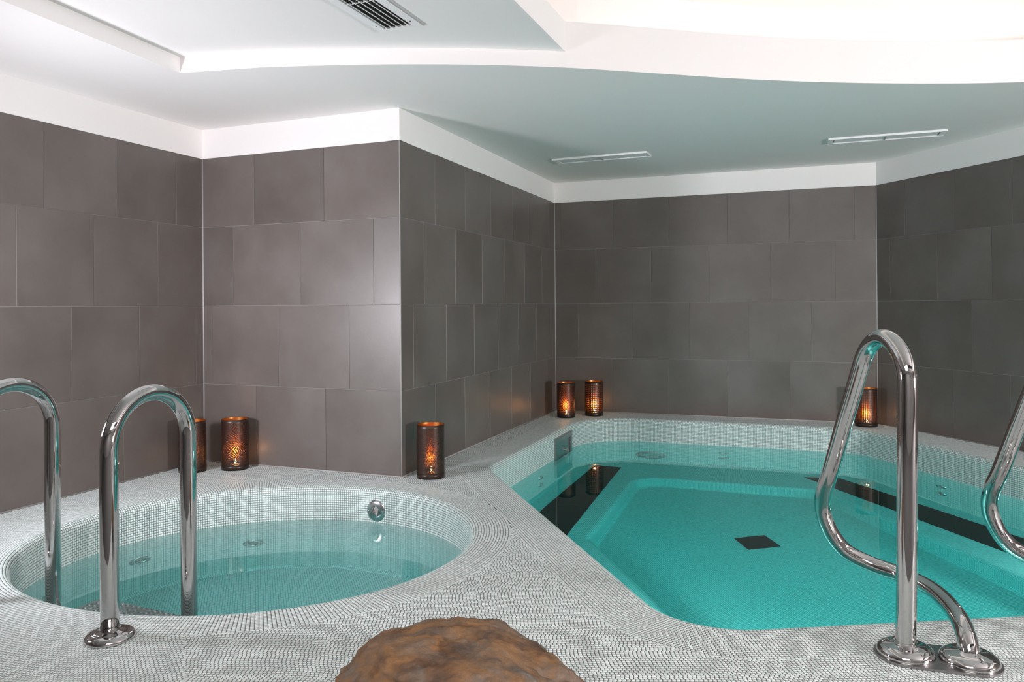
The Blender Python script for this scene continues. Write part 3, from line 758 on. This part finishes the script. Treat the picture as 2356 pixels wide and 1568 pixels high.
for hint, tx in (((0.20, 5.60), 'left'), ((1.76, 6.41), 'back'), ((2.91, 5.22), 'right')):
    jet(mw, hint, -0.49, 0.042, 'round steel jet, upper of the pair in the %s wall of the large pool' % tx, 'jet pairs of the large pool')
    jet(mw, hint, -0.68, 0.042, 'round steel jet, lower of the pair in the %s wall of the large pool' % tx, 'jet pairs of the large pool')
jet(sw, (-1.43, 4.20), -0.55, 0.055, 'round steel jet in the whirlpool wall, right of the handrails', 'whirlpool jets')
jet(sw, (-1.86, 3.85), -0.50, 0.055, 'round steel jet in the whirlpool wall, seen through the right handrail', 'whirlpool jets')
jet(sw, (-2.08, 3.36), -0.50, 0.055, 'round steel jet in the whirlpool wall beside the left handrail leg', 'whirlpool jets')
t = empty('pool_light'); t.matrix_world = wall_frame(mw, (1.19, 6.63), -0.735)
tag(t, 'round underwater lamp, switched off, in the back wall of the large pool', 'lamp')
lathe('bezel', [(0.10, 0.02), (0.118, 0.022), (0.13, 0.012), (0.132, 0.0)], M_STEELD, t, 40)
lathe('lens', [(0.0005, 0.026), (0.05, 0.025), (0.10, 0.019)], M_LENS, t, 40)

for k_, (hint, ring_, lab) in enumerate([((1.45, 2.42), mw, 'added underwater fill lamp in the near wall of the large pool, hidden by the deck edge'), ((0.35, 3.0), mw, 'added underwater fill lamp in the wall shared with the whirlpool side, hidden by the deck edge'), ((3.3, 3.6), mw, 'added underwater fill lamp in the right wall of the large pool, beyond the picture edge'), ((-0.85, 2.50), sw, 'added underwater fill lamp in the near wall of the whirlpool, hidden by the deck edge')]):
    t = empty('pool_light'); t.matrix_world = wall_frame(ring_, hint, -0.62 if k_ < 3 else -0.55); tag(t, lab, 'lamp')  # housings made for the added underwater lights, out of view
    lathe('bezel', [(0.10, 0.02), (0.118, 0.022), (0.13, 0.012), (0.132, 0.0)], M_STEELD, t, 32)
    lathe('lens', [(0.0005, 0.026), (0.05, 0.025), (0.10, 0.019)], M_LENS, t, 32)

# skimmer: steel frame straddling the waterline
t = empty('skimmer'); t.matrix_world = wall_frame(mw, (0.405, 6.13), -0.150)
tag(t, 'square steel skimmer opening in the left wall of the large pool', 'skimmer')
w_, h_ = 0.44, 0.215; fr = 0.075
bm = bmesh.new()
add_box(bm, (0, h_/2-0.02, 0.011), (w_, 0.04, 0.022), bevel=0.003); add_box(bm, (0, -h_/2+0.006, 0.011), (w_, 0.012, 0.022), bevel=0.003)
add_box(bm, (-w_/2+fr/2, -0.012, 0.010), (fr, h_-0.05, 0.020), bevel=0.003); add_box(bm, (w_/2-0.02, -0.012, 0.010), (0.04, h_-0.05, 0.020), bevel=0.003)
bm_obj('frame', bm, M_STEELD, t)
box_obj('flap', (0.015, -0.015, 0.004), (w_-fr-0.05, h_-0.06, 0.004), M_STEELD, t)
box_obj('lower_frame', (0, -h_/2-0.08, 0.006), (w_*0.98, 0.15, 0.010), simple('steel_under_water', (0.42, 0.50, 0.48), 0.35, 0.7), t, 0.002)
box_obj('catch', (0.06, -0.02, 0.012), (0.05, 0.016, 0.02), M_CHROME2, t, 0.004)

# whirlpool filler spout
t = empty('water_spout'); t.matrix_world = wall_frame(sw, (-0.743, 4.20), -0.119)
tag(t, 'round chrome filler spout with a hood above the whirlpool waterline', 'spout')
lathe('rosette', [(0.0005, 0.012), (0.028, 0.0125), (0.048, 0.009), (0.0575, 0.005), (0.060, 0.0)], M_CHROME2, t, 40)
bm = bmesh.new(); K, J = 14, 6; grid = []
for j in range(J+1):
    f = j/J; zz = 0.006+0.034*f; wd = 0.027*(1-0.12*f); top = 0.030-0.034*f*f; rowv = []
    for k in range(K+1):
        a = PI*k/K; rowv.append(bm.verts.new((wd*math.cos(a), -0.020+max(top+0.020, 0.004)*math.sin(a), zz)))
    grid.append(rowv)
for j in range(J):
    for k in range(K): bm.faces.new((grid[j][k], grid[j][k+1], grid[j+1][k+1], grid[j+1][k]))
bm.faces.new(grid[J]); bm.faces.new(grid[0][::-1])
for j in range(J): bm.faces.new((grid[j][0], grid[j+1][0], grid[j+1][K], grid[j][K]))
bm_obj('hood', bm, M_CHROME, t)
for sx in (-1, 1): lathe('screw', [(0.0004, 0.0155), (0.004, 0.015), (0.0055, 0.011)], M_CHROME2, t, 12, loc=(sx*0.043, 0.0, 0))

# ---------------------------------------------------------------- handrails
TR = 0.0268
def flange(name, loc, r, parent, h=0.024):
    return lathe(name, [(TR*0.97, h+0.003), (TR*1.06, h+0.0022), (TR*1.16, h), (r*0.66, h*0.94), (r*0.80, h*0.84), (r*0.90, h*0.68), (r*0.965, h*0.46), (r, h*0.2), (r*0.99, 0.0005)], M_CHROME, parent, 48, loc=loc)
lad = empty('pool_ladder', (-1.224, 2.317, 0)); tag(lad, 'chrome ladder of two hooped handrails and a steel tread entering the whirlpool', 'ladder')
def hoop(outer, inner):
    a, b_ = Vector((*outer, 0)), Vector((*inner, 0)); mid = (a+b_)/2; r = (b_-a).length/2; u = (b_-a).normalized(); zc_ = 0.727-r
    pts = [a+Vector((0, 0, z)) for z in np.linspace(0.008, zc_-0.02, 6)]
    pts += [mid-u*(r*math.cos(t_))+Vector((0, 0, zc_+r*math.sin(t_))) for t_ in np.linspace(0, PI, 33)]
    pts += [b_+Vector((0, 0, z)) for z in np.linspace(zc_-0.03, -0.50, 8)]
    return [p-Vector((-1.224, 2.317, 0)) for p in pts]
I2, I1 = (-1.112, 2.62), (-1.746, 2.90); OV = (-0.112, -0.303)
O2 = (-1.224, 2.317); O1 = (I1[0]+OV[0], I1[1]+OV[1])
tube('rail', hoop(O2, I2), TR, M_CHROME, lad); tube('rail', hoop(O1, I1), TR, M_CHROME, lad)
flange('flange', (0, 0, 0.001), 0.073, lad); flange('flange', (O1[0]-O2[0], O1[1]-O2[1], 0.001), 0.073, lad)
# tread with raised anti-slip rings
ux = Vector((I2[0]-I1[0], I2[1]-I1[1], 0)); Lt = ux.length; ux.normalize(); uy = Vector((-ux.y, ux.x, 0))
R = Matrix(((ux.x, uy.x, 0), (ux.y, uy.y, 0), (0, 0, 1))).to_4x4(); TZ = -0.25
Mt = Matrix.Translation((I1[0]+1.224, I1[1]-2.317, TZ)) @ R
bm = bmesh.new(); add_box(bm, ((Lt-0.09)/2, 0.14, -0.010), (Lt+0.09, 0.27, 0.02), bevel=0.004); tread = bm_obj('tread', bm, M_TREAD, lad); tread.matrix_local = Mt
bm = bmesh.new(); n1_, n2_ = 20, 8
for a in range(n1_):
    for (ro, zo) in ((0.0115, 0.0003),): pass
ringm = bpy.data.meshes.new('stud'); V, F = [], []
pf = [(0.0125, 0.0), (0.011, 0.003), (0.0085, 0.0032), (0.0068, 0.0008), (0.0052, 0.0008), (0.0035, 0.0035), (0.0003, 0.0040)]
for r_, z_ in pf:
    for k in range(12): V.append((r_*math.cos(k*PI/6), r_*math.sin(k*PI/6), z_))
for i in range(len(pf)-1):
    for k in range(12): F.append((i*12+k, i*12+(k+1) % 12, (i+1)*12+(k+1) % 12, (i+1)*12+k))
ringm.from_pydata(V, [], F); ringm.update(); ringm.polygons.foreach_set('use_smooth', np.ones(len(F), dtype=bool)); ringm.materials.append(M_CHROME2)
bm.free()
for i in range(25):
    for j in range(9):
        x = -0.07+i*0.0300+(j % 2)*0.015; y = 0.030+j*0.0290
        if x > Lt-0.01: continue
        o = bpy.data.objects.new('stud', ringm); COL.objects.link(o); o.parent = tread; o.location = (x, y, 0.0)

# bent entry rails of the large pool
RAILP = [(1.106, 2.165, 0.008), (1.108, 2.165, 0.10), (1.111, 2.165, 0.25), (1.113, 2.165, 0.44), (1.115, 2.165, 0.62), (1.117, 2.165, 0.747), (1.117, 2.172, 0.808), (1.116, 2.20, 0.853), (1.115, 2.25, 0.884), (1.112, 2.30, 0.893), (1.109, 2.36, 0.874), (1.106, 2.405, 0.832), (1.102, 2.435, 0.775), (1.084, 2.51, 0.597), (1.069, 2.58, 0.430), (1.063, 2.62, 0.354), (1.068, 2.645, 0.300), (1.082, 2.652, 0.243), (1.110, 2.652, 0.186), (1.152, 2.64, 0.138), (1.218, 2.605, 0.108), (1.272, 2.55, 0.098), (1.300, 2.48, 0.096), (1.312, 2.40, 0.095), (1.306, 2.31, 0.091), (1.286, 2.21, 0.082), (1.266, 2.145, 0.062), (1.258, 2.118, 0.030), (1.2565, 2.115, 0.008)]
def bent_rail(dx, dy, label):
    t = empty('grab_rail', (1.106+dx, 2.165+dy, 0)); tag(t, label, 'handrail', 'bent grab rails of the large pool')
    P = [(x-1.106, y-2.165, z) for x, y, z in RAILP]
    tube('rail', catmull(P, 6), TR, M_CHROME, t)
    flange('flange', (0, 0, 0.007), 0.077, t, 0.028); flange('flange', (0.150, -0.050, 0.007), 0.077, t, 0.028)
    bm = bmesh.new(); K = 16; vs = []; ax = math.atan2(-0.050, 0.150)
    for c, a0 in (((0.150, -0.050), ax-PI/2), ((0, 0), ax+PI/2)):
        for k in range(K+1): a = a0+PI*k/K; vs.append((c[0]+0.083*math.cos(a), c[1]+0.083*math.sin(a)))
    a_ = [bm.verts.new((x, y, 0.0008)) for x, y in vs]; b_ = [bm.verts.new((x, y, 0.008)) for x, y in vs]
    bm.faces.new(a_[::-1]); bm.faces.new(b_)
    for i in range(len(vs)): bm.faces.new((a_[i], a_[(i+1) % len(vs)], b_[(i+1) % len(vs)], b_[i]))
    bm_obj('base_plate', bm, M_STEELD, t)
bent_rail(0, 0, 'bent chrome grab rail standing on the deck at the right, its base plate in view')
bent_rail(0.592, 0.026, 'bent chrome grab rail cut off by the right edge of the picture')

# ---------------------------------------------------------------- candle lanterns
def lantern(x, y, kind, short, label, r=0.080, h=0.308, power=1.1, rot=0.0):
    t = empty('candle_lantern', (x, y, 0.0015), rot); tag(t, label, 'lantern', 'punched bronze candle lanterns')
    seg = 64; z0, z1 = 0.030, h-0.016
    for nm, rr_, gold in (('sleeve', r, False), ('lining', r-0.0015, True)):
        V, F, UV = [], [], []
        for z in (z0, z1):
            for k in range(seg): a = 2*PI*k/seg; V.append((rr_*math.cos(a), rr_*math.sin(a), z))
        for k in range(seg):
            k2 = (k+1) % seg; F.append((k, k2, seg+k2, seg+k))
            ua, ub = 2*PI*k/seg*0.0796, 2*PI*(k+1)/seg*0.0796; UV += [(ua, z0), (ub, z0), (ub, z1), (ua, z1)]
        quads_mesh(nm, V, F, lantern_mat(kind, gold), t, uv=UV, smooth=True)
    lathe('rim', [(r-0.0018, h-0.018), (r-0.0018, h-0.0005), (r-0.0008, h), (r+0.0004, h-0.0005), (r+0.0004, h-0.018)], M_BRONZE, t, seg)
    lathe('inner_rim', [(r-0.0022, h-0.022), (r-0.0022, h-0.001)], M_GOLD, t, seg)
    lathe('base', [(0.0005, 0.006), (r-0.003, 0.006), (r-0.003, 0.032), (r+0.0004, 0.032), (r+0.0004, 0.0), (0.0005, 0.0)], M_BRONZE, t, seg)
    # tealight inside
    c = empty('tealight', (x+0.004, y-0.006, 0.0080)); tag(c, 'lit tealight inside '+short, 'candle', 'lit tealights in the lanterns')
    lathe('cup', [(0.0005, 0.0), (0.026, 0.0), (0.027, 0.024), (0.0262, 0.024), (0.0255, 0.002)], M_ALU, c, 32)
    lathe('wax', [(0.0005, 0.019), (0.020, 0.0185), (0.0258, 0.020)], M_WAX, c, 32)
    lathe('wick', [(0.0012, 0.018), (0.0012, 0.028), (0.0002, 0.0285)], M_SHADE_WICK, c, 8)
    lathe('flame', [(0.0003, 0.026), (0.0042, 0.031), (0.0052, 0.037), (0.0035, 0.047), (0.0003, 0.060)], M_FLAME, c, 16)
    l = bpy.data.lights.new('candle_glow', 'POINT'); l.energy = power; l.color = (1.0, 0.45, 0.14); l.shadow_soft_size = 0.012
    lo = bpy.data.objects.new('candle_glow', l); COL.objects.link(lo); lo.location = (x+0.004, y-0.006, 0.085)
lantern(-1.958, 4.594+0.081, 'speckle', 'the lantern against the left wall', 'punched bronze lantern against the left wall, behind the whirlpool handrail')
lantern(-1.721, 4.658+0.081, 'rings', 'the lantern in the corner behind the whirlpool', 'punched bronze lantern with ring-shaped dot pattern in the corner behind the whirlpool')
lantern(-0.481, 4.386+0.080, 'fleck', 'the lantern between the two pools', 'bronze lantern with fine flecks at the projecting wall corner between the pools')
lantern(0.474, 6.726+0.079, 'circles', 'the left lantern of the far corner pair', 'dark bronze lantern in the far corner, left of the lantern beside it')
lantern(0.732, 6.817+0.079, 'grid', 'the right lantern of the far corner pair', 'bronze lantern with square dot grid, right one of the far corner pair')
lantern(2.858, 6.110+0.080, 'weave', 'the lantern behind the bent grab rail', 'bronze lantern in the far right corner, half behind the bent grab rail', r=0.084)

# ---------------------------------------------------------------- rock in the foreground
bm = bmesh.new(); bmesh.ops.create_icosphere(bm, subdivisions=6, radius=1.0)
from mathutils import noise as mn
for v in bm.verts:
    p = v.co.copy(); x, y, z = p
    top = np.interp(x, [-1, -0.82, -0.62, -0.35, -0.1, 0.08, 0.25, 0.45, 0.72, 0.88, 1.0], [0.85, 0.98, 1.02, 1.04, 1.04, 0.97, 0.98, 0.86, 0.60, 0.50, 0.35])
    q = Vector((x*0.275, y*0.20, 0.0))
    zz = (z*0.5+0.5); flat = max(min((z+0.25)*1.25, 1.0), 0.0)
    # boxier: keep width while rising
    rr_ = math.sqrt(x*x+y*y); k_ = 1.0+0.18*(1-abs(z))
    q.z = (0.178*top)*(1-(1-zz)**1.6)
    q.x = x*0.275*(1.0+(0.14 if x < 0 else 0.08)*(1-abs(z)*0.9)*abs(z > -2)); q.y = y*0.20*k_
    d_ = 0.016*mn.fractal(p*2.2+Vector((3, 1, 7)), 1.0, 2.0, 4)+0.006*mn.fractal(p*7.0, 0.8, 2.1, 5)+0.0025*mn.fractal(p*22.0, 0.7, 2.1, 4)
    nn_ = Vector((x/0.275, y/0.2, z/0.24)).normalized()
    q += nn_*d_*1.15
    q.z = max(q.z, 0.0)
    v.co = q
rock = bm_obj('rock', bm, M_ROCK, smooth=True); rock.location = (-0.118, 1.86, 0.0015)
tag(rock, 'rough rust-brown rock lying on the pale mosaic deck in the foreground', 'rock')
